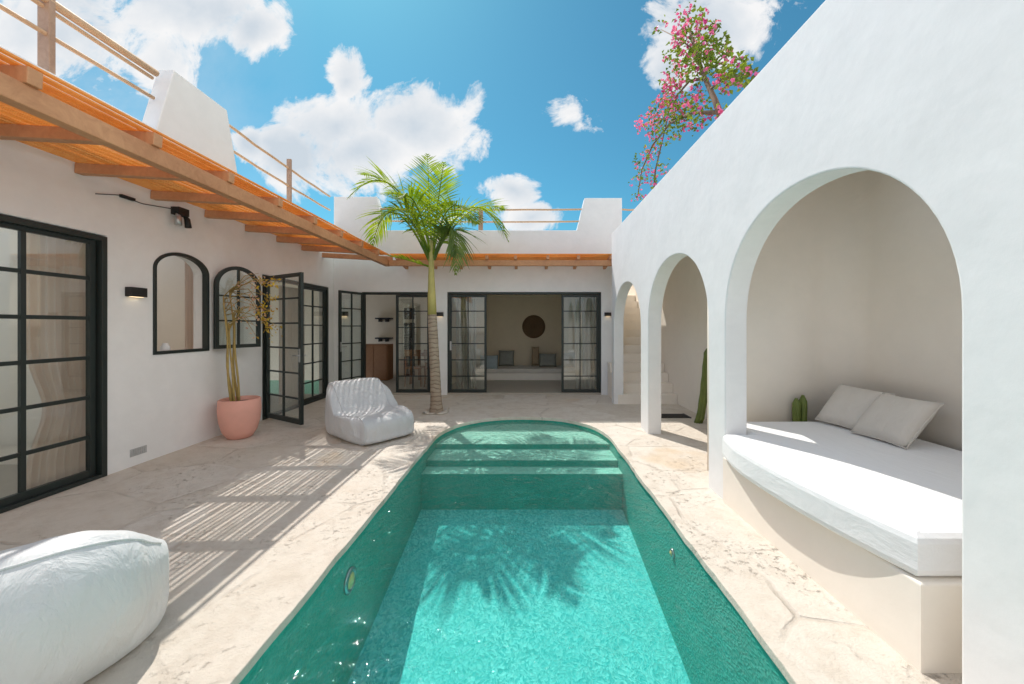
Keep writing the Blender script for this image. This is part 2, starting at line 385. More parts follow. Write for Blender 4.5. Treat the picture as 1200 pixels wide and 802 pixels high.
# ------------------------------------------------------------------ pool
PXL, PXR, YE = -1.25, 1.16, 7.58*K
cxp, a_, B_ = (PXL+PXR)/2, (PXR-PXL)/2, 1.30
yc = YE-B_
def pool_outline(g=0, jit=0, y0=-1.0, n=64, seed=3):
    pts = []
    def add(x, y, nx, ny):
        j = jit*(noise.noise(Vector((x*2.1, y*2.1, seed)))*1.1 + noise.noise(Vector((x*8, y*8, seed)))*.45)
        pts.append((x+nx*(g+j), y+ny*(g+j)))
    ns = 60 if jit else 2
    for i in range(ns): add(PXR, y0+(yc-y0)*i/ns, 1, 0)
    e = 2/2.25
    for i in range(n+1):
        th = math.pi*i/n; c_, s_ = math.cos(th), math.sin(th)
        x = cxp+a_*math.copysign(abs(c_)**e, c_); yy = yc+B_*abs(s_)**e
        add(x, yy, c_, s_)
    for i in range(ns): add(PXL, yc-(yc-y0)*(i+(1 if i == 0 and 0 else 0))/ns if i else yc-1e-3, -1, 0)
    add(PXL, y0, -1, 0)
    return pts
WL = -.065
def FLOOR(y): return -.69-.172*max(0, 4.49-y) if y > 1 else -1.29
patio = obj('patio_paving', plate([(-4.42, -4), (3.4, -4), (3.4, 7.42), (2.0, 7.42), (2.0, 8.26), (-4.42, 8.26)],
        [pool_outline(-.015, .016)], .05, .006, Matrix.Translation((0, 0, -.025))), M['stone'])
tag(patio, kind='structure')
pool = bmesh.new(); ol = pool_outline(0)
top = [pool.verts.new((x, y, -.045)) for x, y in ol]; bot = [pool.verts.new((x, y, FLOOR(y))) for x, y in ol]
n = len(ol)
for i in range(n): pool.faces.new((top[i], top[(i+1) % n], bot[(i+1) % n], bot[i]))
yrows = sorted({4.49, 1.0, -1.0}, reverse=True)
pfl = bmesh.new()
for ya, yb_ in ((4.9, 4.49), (4.49, 1.0), (1.0, -1.0)):
    pfl.faces.new([pfl.verts.new((x, y, FLOOR(y)+.001)) for x, y in ((PXL-.02, ya), (PXR+.02, ya), (PXR+.02, yb_), (PXL-.02, yb_))])
out = pool_outline(.12); to = [pool.verts.new((x, y, -.052)) for x, y in out]
for i in range(n): pool.faces.new((top[i], to[i], to[(i+1) % n], top[(i+1) % n]))
tag(obj('pool_floor', pfl, M['poolfloor']), kind='structure')
for dedge, dep in ((5.17, .056), (4.73, .123), (4.49, .20)):
    zz = WL-dep
    arc = [(x*.999+cxp*.001, y-.002) for x, y in ol if y > max(dedge+.02, 0)]
    xr = PXR-.001; xl = PXL+.001
    if dedge > yc:
        k = (1-((dedge-yc)/B_)**2.25)**(1/2.25); xr = cxp+a_*k-.002; xl = cxp-a_*k+.002
    loop = [(xr, dedge)]+arc+[(xl, dedge)]
    tv = [pool.verts.new((x, y, zz)) for x, y in loop]; bv = [pool.verts.new((x, y, -.72)) for x, y in loop]
    stp = bmesh.new()
    stp.faces.new([stp.verts.new((x, y, zz+.002)) for x, y in loop]); tag(obj('pool_step', stp, M['poolstep']), kind='structure')
    pool.faces.new(tv)
    m_ = len(loop); pool.faces.new((tv[-1], tv[0], bv[0], bv[-1]))
po = obj('swimming_pool', pool, M['pool']); tag(po, kind='structure')
wb = bmesh.new(); wl_ = pool_outline(.03)
tp = [wb.verts.new((x, y, WL)) for x, y in wl_]; bt = [wb.verts.new((x, y, -1.35)) for x, y in wl_]
wb.faces.new(tp); wb.faces.new(bt[::-1]); n = len(wl_)
for i in range(n): wb.faces.new((tp[(i+1) % n], tp[i], bt[i], bt[(i+1) % n]))
bmesh.ops.recalc_face_normals(wb, faces=wb.faces)
bmesh.ops.split_edges(wb, edges=wb.edges[:]); bmesh.ops.triangulate(wb, faces=wb.faces[:])
wo = obj('pool_water', wb, M['water'], None, True); tag(wo, kind='structure')
# pool light + return fitting
def disc_fit(name, loc, sx, r, label, cat):
    root = empty(name, loc, label, cat)
    b1 = bmesh.new(); lathe(b1, [(r, 0), (r, .012), (r*.72, .02), (r*.72, .0)], n=28)
    b1.transform(Matrix.Rotation(R(90)*sx, 4, 'Y')); obj('rim', b1, M['steel'], root, True, (0, 0, 0))
    b2 = bmesh.new(); lathe(b2, [(r*.7, .0), (r*.6, .016), (r*.3, .026), (.002, .03)], n=24)
    b2.transform(Matrix.Rotation(R(90)*sx, 4, 'Y')); obj('lens', b2, simple('lamp_lens', (.75, .6, .25), .3), root, True, (0, 0, 0))
disc_fit('pool_light', (PXL, 2.66, -.30), 1, .085, 'round underwater pool light with yellowish lens on the left pool wall', 'pool light')
disc_fit('water_inlet', (PXR, 2.95, -.28), -1, .035, 'small round white water inlet on the right pool wall', 'pool fitting')

# ground far out
g = plate([(-400, -400), (400, -400), (400, 400), (-400, 400)], [[(-9.4, -4.2), (3.7, -4.2), (3.7, 14), (-9.4, 14)]], .02, 0, Matrix.Translation((0, 0, -.12)))
tag(obj('ground', g, M['dirt']), kind='structure')

# ------------------------------------------------------------------ doors & windows
def leaf_mesh(w, h, cols, rows, st=.05, mt=.022, dep=.045, arch=0):
    bm = bmesh.new()
    if not arch:
        for a in ((0, st, 0, h), (w-st, w, 0, h)): box(bm, a[0], a[1], -dep/2, dep/2, a[2], a[3], .003)
        box(bm, st, w-st, -dep/2+.002, dep/2-.002, 0, st*1.35, .003); box(bm, st, w-st, -dep/2+.002, dep/2-.002, h-st, h, .003)
    for i in range(1, cols): x = w*i/cols; box(bm, x-mt/2, x+mt/2, -.014, .014, st*.6, h-st*.6+(arch*.9 if arch else 0), 0)
    for j in range(1, rows): z = h*j/rows; box(bm, st*.6, w-st*.6, -.011, .011, z-mt/2, z+mt/2, 0)
    return bm
def glass_mesh(w, h, st=.05):
    bm = bmesh.new(); box(bm, st*.5, w-st*.5, -.002, .002, st*.6, h-st*.5); return bm
def door_leaf(root, loc, ang, w, h, cols=2, rows=6, st=.05, mt=.022, handle=None, label=None):
    f = obj('door_leaf', leaf_mesh(w, h, cols, rows, st, mt), M['metal'], root, loc=Vector(loc)-parent_world(root), rotz=ang)
    if label: f['label'] = label
    obj('glass_pane', glass_mesh(w, h, st), M['glass'], f, loc=(0, 0, 0))
    if handle is not None:
        bm = bmesh.new(); x = w-.03 if handle > 0 else .03
        for s in (-1, 1):
            box(bm, x-.018, x+.018, s*.024-.004, s*.024+.004, .93, 1.13, .003)
            tube(bm, [(x, s*.025, 1.03), (x, s*.065, 1.03), (x-handle*.10, s*.068, 1.03)], .009, 8)
        obj('handle', bm, M['steel'], f, loc=(0, 0, 0))
    return f
def frame_rect(root, axis, a0, a1, z1, at, wd=.06, dep=.09, z0=0, sill=True):
    bm = bmesh.new()
    def b(u0, u1, z0, z1):
        if axis == 'Y': box(bm, at-dep/2, at+dep/2, u0, u1, z0, z1, .004)
        else: box(bm, u0, u1, at-dep/2, at+dep/2, z0, z1, .004)
    b(a0, a0+wd, z0, z1); b(a1-wd, a1, z0, z1); b(a0+wd, a1-wd, z1-wd, z1)
    if sill: b(a0+wd, a1-wd, z0, z0+.035)
    return obj('door_frame', bm, M['metal'], root)

# ------------------------------------------------------------------ left wing
XW = -4.22; TH = .2
lw = empty('villa_wing', (XW, 4, 0), 'white plastered villa wing with black glass doors and arched window left of the pool', 'building')
def arch_pts(y0, y1, zs, H, z0, n=24):
    c_, a = (y0+y1)/2, (y1-y0)/2
    return [(y0, z0)]+[(c_-a*math.cos(math.pi*i/n), zs+H*math.sin(math.pi*i/n)) for i in range(n+1)]+[(y1, z0)]
d1 = (1.55, 4.58*K); d2 = (7.30*K, 9.72*K)
yw = (5.16*K, 6.04*K)
outl = [(-4, -.12), (d1[0], -.12), (d1[0], 2.41), (d1[1], 2.41), (d1[1], -.12), (d2[0], -.12), (d2[0], 2.34), (d2[1], 2.34), (d2[1], -.12), (8.25+.2, -.12),
        (8.45, 3.72), (6.67*K, 3.74), (6.43*K, 4.56), (5.46*K, 4.58), (5.2*K, 3.76), (-4, 3.78)]
win_hole = arch_pts(yw[0], yw[1], 2.17, .23, 1.19)
obj('wall', plate(outl, [win_hole], TH, .012, M_YZ(XW-TH/2)), M['wall'], lw)
bm = bmesh.new(); box(bm, -5.6, XW-TH-.001, -4, 8.45, 3.0, 3.2); box(bm, -9.3, -5.6, 5.9, 8.45, 3.0, 3.2)  # roof left open at the back of the near rooms, added to brighten them
obj('roof', bm, M['wall'], lw)
bm = bmesh.new()
box(bm, -8.2, -8.0, -4, 8.45, -.1, 3.0); box(bm, -8.0, XW-TH-.001, 5.88, 5.96, -.05, 3.0); box(bm, -6.7, -6.6, 4.15, 5.88, -.05, 3.0); box(bm, -8.0, XW-TH-.001, -4, -3.8, -.05, 3.0)
box(bm, -8.0, XW-TH-.001, 4.05, 4.15, -.05, 3.0)
obj('interior_wall', bm, M['cream'], lw)
bm = bmesh.new(); box(bm, -8.2, XW-TH-.001, -4, 8.3, -.10, .012); obj('interior_floor', bm, M['int_floor'], lw)
# sliding door
frame_rect(lw, 'Y', d1[0]+.004, d1[1]-.004, 2.40, XW-.03, .05, .09)
wl1 = (4.50-3.22)*K
door_leaf(lw, (XW-.055, 3.22*K, .03), R(90), wl1, 2.33, 2, 6, .05, .035)
door_leaf(lw, (XW-.075, 1.95*K-.0, .03), R(90), wl1+.03, 2.33, 2, 6, .05, .035)
# door 2
frame_rect(lw, 'Y', d2[0]+.004, d2[1]-.004, 2.335, XW-.04, .055, .1)
door_leaf(lw, (XW-.04, 8.55*K, .03), R(90), (9.64-8.55)*K, 2.25, 2, 6, .055, .025)
hv = Vector((.89, -.51*1.0))
door_leaf(lw, (XW+.03, 7.36*K, .04), math.atan2(-.50, .88), 1.0, 2.27, 2, 6, .055, .025, handle=1, label='glass door leaf standing open into the courtyard')
# arched window frame + leaf
def arch_ring(w, h_s, H, st, dep):
    o_ = arch_pts(0, w, h_s, H, 0); i_ = arch_pts(st, w-st, h_s, H-st, st)
    return plate(o_, [i_], dep, .003, Matrix(((1,0,0,0),(0,0,-1,0),(0,1,0,0),(0,0,0,1))))
ww = yw[1]-yw[0]
wf = obj('window_frame', arch_ring(ww+.02, .99, .23, .036, .07), M['metal'], lw, loc=Vector((XW-.02, yw[0]-.01, 1.18))-parent_world(lw), rotz=R(90))
def arched_leaf(parent, loc, ang, w, hs, H):
    f = obj('window_leaf', arch_ring(w, hs, H, .05, .04), M['metal'], parent, loc=loc, rotz=ang)
    bm = bmesh.new(); box(bm, w/2-.014, w/2+.014, -.012, .012, .03, hs+H-.03)
    for j in (1, 2): z = (hs+.08)*j/2.75+.04; box(bm, .03, w-.03, -.01, .01, z-.011, z+.011)
    obj('glazing_bar', bm, M['metal'], f, loc=(0, 0, 0))
    obj('glass_pane', plate(arch_pts(.02, w-.02, hs, H-.02, .02), [], .004, 0, Matrix(((1,0,0,0),(0,0,-1,0),(0,1,0,0),(0,0,0,1)))), M['glass'], f, loc=(0, 0, 0))
arched_leaf(lw, Vector((XW+.06, yw[1]+.03, 1.20))-parent_world(lw), R(90-17), .63, .86, .29)
bm = bmesh.new()
for i in range(7): box(bm, XW+.002, XW+.012, 4.86*K+i*.023, 4.86*K+i*.023+.014, .115, .175)
box(bm, XW+.001, XW+.006, 4.86*K-.01, 4.86*K+.165, .105, .185)
obj('wall_vent', bm, simple('vent_grey', (.45, .46, .46), .6), lw)

# curtains
def curtain(y0, y1, z0, z1, X, folds, label, amp=.035, waist=0, axis='Y', mat='curtain'):
    bm = bmesh.new(); nu, nv = folds*10, 24; rows = []
    for j in range(nv+1):
        tz = j/nv; z = z0+(z1-z0)*tz
        sq = 1-waist*math.exp(-((tz-.30)/.14)**2)
        row = []
        for i in range(nu+1):
            s = i/nu; yy = y1+(s-1)*(y1-y0)*sq if waist >= 0 else y0+s*(y1-y0)
            d = amp*math.sin(s*folds*2*math.pi+.15*math.sin(tz*3))*(1+.3*math.sin(s*17))
            p = (X+d, yy, z) if axis == 'Y' else (yy, X+d, z)
            row.append(bm.verts.new(p))
        rows.append(row)
    for a, b in zip(rows, rows[1:]):
        for i in range(nu): bm.faces.new((a[i], a[i+1], b[i+1], b[i]))
    geo = bmesh.ops.solidify(bm, geom=bm.faces[:], thickness=.004)
    o = obj('curtain', bm, M[mat], None, True); tag(o, label, 'curtain', 'curtains behind the glass doors'); return o
curtain(3.36, 3.92, .03, 2.38, XW-.27, 9, 'pink beige curtain behind the large sliding glass door nearest the camera', .026, .22)
curtain(8.6*K, 9.6*K, .03, 2.28, XW-.45, 8, 'pink beige curtain behind the fixed leaf of the door in the left wall corner', .035)
curtain(5.47, 5.84, .1, 2.5, XW-.75, 5, 'pink beige curtain seen through the arched window', .03)
curtain(-1.62, -1.15, .03, 2.2, 8.25+.5, 5, 'pale curtain behind the left glass leaf of the wide back opening', .03, 0, 'X', 'linen')
curtain(1.15, 1.62, .03, 2.2, 8.25+.5, 5, 'pale curtain behind the right glass leaf of the wide back opening', .03, 0, 'X', 'linen')

# ------------------------------------------------------------------ back wing
YB = 10*K
bw = empty('villa_wing', (-1, YB, 0), 'white plastered villa wing with two black framed glass door openings behind the pool', 'building')
zb = 2.26
outl = [(-4.22, -.12), (-3.60, -.12), (-3.60, zb), (-2.06, zb), (-2.06, -.12), (-1.72, -.12), (-1.72, zb), (1.66, zb), (1.66, -.12), (1.87, -.12),
        (2.12, -.12), (2.12, 4.33), (1.30, 4.33), (1.13, 3.62), (-3.12, 3.62), (-3.28, 4.36), (-4.22, 4.36)]
obj('wall', plate(outl, [], TH, .012, M_XZ(YB+TH/2)), M['wall'], bw)
bm = bmesh.new(); box(bm, -9.3, 2.12, YB+TH+.001, 12.6, 3.0, 3.2); obj('roof', bm, M['wall'], bw)
bm = bmesh.new(); box(bm, -8.2, 2.12, 11.2, 11.4, -.1, 3.0); box(bm, 1.93, 2.12, YB+TH+.001, 11.2, -.1, 3.0)
box(bm, -1.94, -1.84, YB+TH+.001, 11.2, -.05, 3.0); obj('interior_wall', bm, M['wall_int'], bw)
bm = bmesh.new(); box(bm, -4.2, 2.12, YB+.005, 11.4, -.10, .045); obj('interior_floor', bm, M['int_floor'], bw)
frame_rect(bw, 'X', -3.60+.004, -2.06-.004, zb-.004, YB+.04, .05, .09, .046, False)
frame_rect(bw, 'X', -1.72+.004, 1.66-.004, zb-.004, YB+.04, .045, .09, .046, False)
door_leaf(bw, (-3.56, YB-.02, .06), math.atan2(-.58, -.21), .66, 2.18, handle=1, label='glass door leaf standing open against the corner')
door_leaf(bw, (-2.86, YB+.04, .05), 0, .74, 2.15)
door_leaf(bw, (-1.68, YB+.03, .05), 0, .82, 2.15, handle=-1)
door_leaf(bw, (.79, YB+.03, .05), 0, .82, 2.15)

# interior furniture, seen dimly
yi = 11.2
o = bmesh.new(); lathe(o, [(.34, 0), (.345, .02), (.30, .05), (.22, .04), (.12, .055), (.05, .05), (.03, .07), (.002, .072)], n=40)
o.transform(Matrix.Translation((.24, yi-.002, 1.50)) @ Matrix.Rotation(R(90), 4, 'X'))
tag(obj('wall_basket', o, M['wicker'], None, True), 'round dark brown woven disc hung on the beige room wall', 'wall decoration')
r_ = empty('sofa', (.1, 10.4, .045), 'low light sofa bench along the back wall of the open living room', 'sofa')
bm = bmesh.new(); box(bm, -1.5, 1.75, 10.15, 11.18, .046, .24, .02); obj('base', bm, M['cream'], r_)
bm = bmesh.new(); box(bm, -1.45, 1.7, 10.13, 11.1, .242, .36, .03); obj('seat_cushion', bm, M['linen'], r_)
def pillow_bm(w, h, t_, n=14):
    bm = bmesh.new(); g_ = []
    for s in (-1, 1):
        gr = []
        for i in range(n+1):
            row = []
            for j in range(n+1):
                u_, v_ = i/n*2-1, j/n*2-1
                pin = 1-.05*(u_*u_*v_*v_)
                x = u_*w/2*(1-.06*(1-v_*v_)*abs(u_)**3)*1; y_ = v_*h/2*(1-.06*(1-u_*u_)*abs(v_)**3)
                th = t_/2*max(0, (1-u_**4)*(1-v_**4))**.5 + .006*noise.noise(Vector((u_*3, v_*3, s)))*(1-u_*u_)*(1-v_*v_)
                row.append(bm.verts.new((x, s*th, y_)))
            gr.append(row)
        for i in range(n):
            for j in range(n):
                f = (gr[i][j], gr[i+1][j], gr[i+1][j+1], gr[i][j+1]); bm.faces.new(f if s < 0 else f[::-1])
    bmesh.ops.remove_doubles(bm, verts=bm.verts, dist=.0005)
    return bm
def pillow(name, w, h, t_, loc, rot, mat, label, cat='pillow', group=None):
    bm = pillow_bm(w, h, t_); o = obj(name, bm, mat, None, True); o.location = loc; o.rotation_euler = rot
    if w > .43 and name == 'pillow':
        pr = []
        for k in range(48):
            a = k/12; sd = int(a); f = (a-sd)*2-1
            u_, v_ = ((f, -1), (1, f), (-f, 1), (-1, -f))[sd]
            pr.append((u_*w/2*(1-.06*(1-v_*v_)*abs(u_)**3), 0, v_*h/2*(1-.06*(1-u_*u_)*abs(v_)**3)))
        b2 = bmesh.new(); tube(b2, pr+[pr[0]], .0045, 6); obj('piping', b2, mat, o, True, (0, 0, 0))
    tag(o, label, cat, group); return o
grp = 'scatter cushions on the indoor sofa'
for (x, yy, z, w_, h_, mt, rx, lb) in [(-1.0, 10.25, .52, .50, .42, 'cush_blue', -.35, 'pale blue cushion at the left end of the indoor sofa'),
        (-.55, 10.75, .60, .45, .45, 'cush_grey', -.25, 'grey cushion second from the left on the indoor sofa'),
        (.28, 10.72, .66, .22, .55, 'cush_tan', -.2, 'narrow upright tan cushion at the middle of the indoor sofa'),
        (.62, 10.55, .56, .50, .38, 'cush_grey', -.3, 'wide grey cushion right of the narrow tan one on the indoor sofa'),
        (1.25, 10.6, .57, .48, .42, 'cush_blue', -.3, 'blue grey cushion at the right end of the indoor sofa')]:
    pillow('scatter_cushion', w_, h_, .16, (x, yy, z), (rx, 0, 0), M[mt], lb, 'cushion', grp)
# dining room
r_ = empty('cabinet', (-3.9, 10.5, .045), 'brown wooden cabinet standing in the dim dining room', 'cabinet')
bm = bmesh.new(); box(bm, -4.45, -3.72, 10.1, 10.55, .05, 1.02, .01); obj('body', bm, M['cabinet'], r_)
bm = bmesh.new(); box(bm, -4.42, -4.1, 10.085, 10.099, .1, .98, .003); obj('door', bm, M['cabinet'], r_)
bm = bmesh.new(); box(bm, -4.08, -3.75, 10.085, 10.099, .1, .98, .003); obj('door', bm, M['cabinet'], r_)
for zz, lb in ((1.14, 'dark lower wall shelf above the wooden cabinet'), (1.72, 'dark upper wall shelf above the wooden cabinet')):
    bm = bmesh.new(); box(bm, -4.4, -3.95, 10.95, 11.19, zz, zz+.04, .004); box(bm, -4.3, -4.27, 10.95, 11.19, zz-.08, zz); box(bm, -4.1, -4.07, 10.95, 11.19, zz-.08, zz)
    tag(obj('wall_shelf', bm, M['black']), lb, 'shelf', 'wall shelves in the dining room')
bm = bmesh.new(); box(bm, -3.62, -3.30, yi-.05, yi-.003, .046, 1.62, .006)
obj('inner_door', bm, M['dark_opening'], bw)
bm = bmesh.new(); box(bm, -3.62, -3.30, yi-.05, yi-.003, 1.72, 2.05, .006)
obj('door_transom', bm, M['dark_opening'], bw)
r_ = empty('dining_table', (-2.35, 9.9, .045), 'dark rectangular dining table inside the room behind the palm', 'table')
bm = bmesh.new(); box(bm, -2.95, -1.96, 9.5, 10.25, .75, .79, .006); obj('tabletop', bm, M['cabinet'], r_)
for x in (-2.9, -2.02):
    for yy in (9.55, 10.2):
        bm = bmesh.new(); box(bm, x-.025, x+.025, yy-.025, yy+.025, .046, .748, .003); obj('leg', bm, M['cabinet'], r_)
def chair(x, y_, rz, lb):
    r_ = empty('dining_chair', (x, y_, .046), lb, 'chair', 'dining chairs in the room behind the palm'); r_.rotation_euler = (0, 0, rz)
    bm = bmesh.new(); box(bm, -.2, .2, -.2, .2, .43, .47, .01); obj('seat', bm, M['cabinet'], r_, loc=(0, 0, 0))
    for sx in (-.18, .18):
        for sy in (-.18, .18):
            bm = bmesh.new(); tube(bm, [(sx*1.08, sy*1.08, 0), (sx, sy, .43)], [.014, .018], 8); obj('leg', bm, M['cabinet'], r_, loc=(0, 0, 0))
    bm = bmesh.new()
    for sx in (-.18, 0, .18): tube(bm, [(sx, .18, .47), (sx, .22, .88)], .012, 6)
    box(bm, -.2, .2, .2, .235, .74, .90, .01); obj('backrest', bm, M['cabinet'], r_, loc=(0, 0, 0))
chair(-2.72, 9.25, R(180), 'dark wooden dining chair on the near left side of the indoor table')
chair(-2.22, 9.22, R(172), 'dark wooden dining chair on the near right side of the indoor table')
chair(-2.55, 10.5, 0, 'dark wooden dining chair on the far side of the indoor table')
r_ = empty('pendant_lamp', (-2.32, 9.9, 3.0), 'brown woven pendant lamp hanging over the indoor dining table', 'lamp')
bm = bmesh.new(); tube(bm, [(-2.32, 9.9, 2.99), (-2.32, 9.9, 2.1)], .006, 6); obj('cord', bm, M['black'], r_)
bm = bmesh.new(); lathe(bm, [(.05, 2.12), (.12, 2.09), (.22, 1.9), (.25, 1.7), (.24, 1.7), (.21, 1.9), (.11, 2.07), (.04, 2.1)], (-2.32, 9.9, 0)); obj('lamp_shade', bm, M['wicker'], r_, True)
bm = bmesh.new(); box(bm, -2.25, -1.96, yi-.05, yi-.005, 1.12, 1.42, .006); tag(obj('picture_frame', bm, M['black']), 'small black picture on the dining room wall beside the palm trunk', 'picture')
# bedroom bits behind left doors
r_ = empty('bed', (-6, 2.4, 0), 'low bed with white cover inside the room behind the sliding door', 'bed')
bm = bmesh.new(); box(bm, -7.4, -5.5, 1.6, 3.2, .013, .3, .02); obj('bed_base', bm, M['cabinet'], r_)
bm = bmesh.new(); box(bm, -7.38, -5.48, 1.62, 3.18, .302, .55, .06); obj('mattress', bm, M['mattress'], r_)
bm = bmesh.new(); lathe(bm, [(.03, 0), (.045, .02), (.05, .06), (.03, .09), (.025, .11)], (XW-.12, 5.72*K-.2, 1.192), 20)
tag(obj('vase', bm, M['mattress'], None, True), 'small white vase on the sill of the arched window', 'vase')

# ------------------------------------------------------------------ right wall with arches
XR = 1.71; TR = .19; ZT = 3.37
aw = empty('arcade_wall', (XR+TR/2, 4, 0), 'tall white wall with three arches along the right side of the pool', 'wall')
def arch_open(D0, D1, zs, H, n=40):
    c_, a = (D0+D1)/2*K, (D1-D0)/2*K
    e = 2/2.12
    pts = []
    for i in range(n+1):
        th = math.pi*i/n; cs, sn = math.cos(th), math.sin(th)
        pts.append((c_+a*math.copysign(abs(cs)**e, cs), zs+H*abs(sn)**e))
    return [(D1*K, -.12)]+pts+[(D0*K, -.12)]
o_ = [(-4, -.12), (-4, ZT+.02), (9.05*K, ZT-.02), (9.05*K, -.12)]
for D0, D1, zs, H in ((6.76, 8.82, 1.46, .80), (4.26, 6.36, 1.52, .81), (1.79, 3.90, 1.55, .85)):
    o_ += arch_open(D0, D1, zs, H)
obj('wall', plate(o_, [], TR, .012, M_YZ(XR+TR/2)), M['wall'], aw)
# alcove: one curved shell wall, run on out of view as added light well
XA = 3.25; DA = 4.62
al = empty('alcove', (2.6, 2, 0), 'plastered daybed niche behind the large right arch', 'alcove')
def wall_path(pts, th, z0, z1):
    bm = bmesh.new(); pts = [Vector((p[0], p[1], 0)) for p in pts]; L, Rr = [], []
    for i, p in enumerate(pts):
        tdir = (pts[min(i+1, len(pts)-1)]-pts[max(i-1, 0)]).normalized(); nn = Vector((-tdir.y, tdir.x, 0))
        L.append(p); Rr.append(p+nn*th)
    a = [bm.verts.new(p+Vector((0, 0, z0))) for p in L]; b = [bm.verts.new(p+Vector((0, 0, z0))) for p in Rr]
    c = [bm.verts.new(p+Vector((0, 0, z1))) for p in L]; d = [bm.verts.new(p+Vector((0, 0, z1))) for p in Rr]
    for i in range(len(pts)-1):
        bm.faces.new((a[i], a[i+1], c[i+1], c[i])); bm.faces.new((b[i+1], b[i], d[i], d[i+1]))
        bm.faces.new((c[i], c[i+1], d[i+1], d[i])); bm.faces.new((a[i+1], a[i], b[i], b[i+1]))
    bm.faces.new((a[0], c[0], d[0], b[0])); bm.faces.new((a[-1], b[-1], d[-1], c[-1]))
    bmesh.ops.recalc_face_normals(bm, faces=bm.faces); return bm
rr = .3
path = [(XR+TR+.003, DA*K)]+[(XA-rr, DA*K)]+[(XA-rr+rr*math.sin(R(a)), DA*K-rr+rr*math.cos(R(a))) for a in range(10, 91, 10)]+[(XA, .6), (XA, -3.9)]
obj('niche_wall', wall_path(path, .12, -.1, 3.22), M['cream'], al, True)
al.children[0].data.polygons.foreach_set('use_smooth', [abs(p.normal.z) < .5 for p in al.children[0].data.polygons])
bm = bmesh.new(); box(bm, XR+TR+.003, XA+.4, 2.55, DA*K+.12, 3.22, 3.33); obj('roof', bm, M['cream'], al)  # roof cut short out of view, so open sky fills the niche
bm = bmesh.new(); box(bm, XR+TR+.003, XA-.002, -2.2, -2.08, -.05, 3.22); obj('niche_wall', bm, M['cream'], al)  # unseen end wall, set far back to lengthen the added light well
# passage and stairs
ps = empty('stair_passage', (2.5, 6, 0), 'plastered passage and stairwell behind the two farther arches', 'wall')
path = [(2.93, DA*K+.125), (2.93, 9.0*K)]
obj('outer_wall', wall_path([(2.95, DA*K+.125), (2.95, 12.6)], -.2, -.1, 4.2), M['cream'], ps)
bm = bmesh.new(); box(bm, XR+TR+.003, 2.945, 5.9, 8.6, 2.80, 2.95); obj('roof', bm, M['cream'], ps)  # near end left open to brighten the passage, far end extended for shade
bm = bmesh.new(); box(bm, 2.13, 2.945, 12.4, 12.6, -.1, 3.9); obj('end_wall', bm, M['wall'], ps)
bm = bmesh.new(); box(bm, 1.873, 2.118, 8.46, 12.4, -.1, 3.9); obj('inner_wall', bm, M['cream'], ps)
st = empty('staircase', (2.4, 8.8*K, 0), 'cream plastered stairs rising behind the farthest arches', 'stairs')
for k in range(13):
    bm = bmesh.new(); y0 = 8.80*K+.235*k
    box(bm, 1.79 if y0 < YB-.26 else 2.122, 2.943, y0, y0+.2345 if k < 12 else 12.39, -.08, .18*(k+1), .006)
    obj('step', bm, M['cream'], st)
# daybed base and mattress
db = bmesh.new()
ZBc = .385
def strip_outline(front, back, y0, y1):
    return [(back, y0), (back, y1)]+front
front = [(1.69, 3.885*K), (1.712, 1.97*K)]
ol_ = [(3.245, 1.97*K), (3.245, 4.42*K), (1.905, 4.42*K), (1.905, 3.895*K), (1.69, 3.895*K)]+front[1:]
obj('daybed_base', plate(ol_, [], ZBc+.05, .012, Matrix.Translation((0, 0, (ZBc-.05)/2))), M['cream'])
tag(bpy.data.objects['daybed_base'], 'cream plastered bench base filling the large right arch', 'bench')
fr = [(1.665, 3.85), (1.59, 3.4), (1.597, 2.85), (1.63, 2.5), (1.675, 2.2), (1.715, 1.99)]
fp = []
for i in range(len(fr)-1):
    for k in range(6):
        s = k/6; x0, y0 = fr[max(i-1, 0)]; x1, y1 = fr[i]; x2, y2 = fr[i+1]; x3, y3 = fr[min(i+2, len(fr)-1)]
        cr = lambda a, b, c, d: .5*(2*b+(c-a)*s+(2*a-5*b+4*c-d)*s*s+(3*b-a-3*c+d)*s**3)
        fp.append((cr(x0, x1, x2, x3), cr(y0, y1, y2, y3)*K))
fp.append((fr[-1][0], fr[-1][1]*K))
ol_ = [(3.22, 1.99*K), (3.22, 4.40*K), (1.925, 4.40*K), (1.925, 3.875*K), (1.69, 3.875*K)]+fp
me = plate(ol_, [], .205, .045, Matrix.Translation((0, 0, ZBc+.1045)))
mo = obj('mattress', me, M['mattress']); tag(mo, 'white canvas mattress bulging over the bench in the large arch', 'mattress')
for p in me.polygons: p.use_smooth = False
zt = ZBc+.207
pillow('pillow', .44, .44, .15, (2.93, 3.62*K, zt+.175), (R(-42), 0, R(-90+4)), M['linen'], 'beige linen pillow leaning in the niche, the nearer and right one of the pair', 'pillow', 'pillows on the daybed')
pillow('pillow', .44, .44, .15, (2.95, 4.10*K, zt+.18), (R(-42), R(3), R(-90+14)), M['linen'], 'beige linen pillow leaning in the niche, the farther and left one partly behind the other', 'pillow', 'pillows on the daybed')
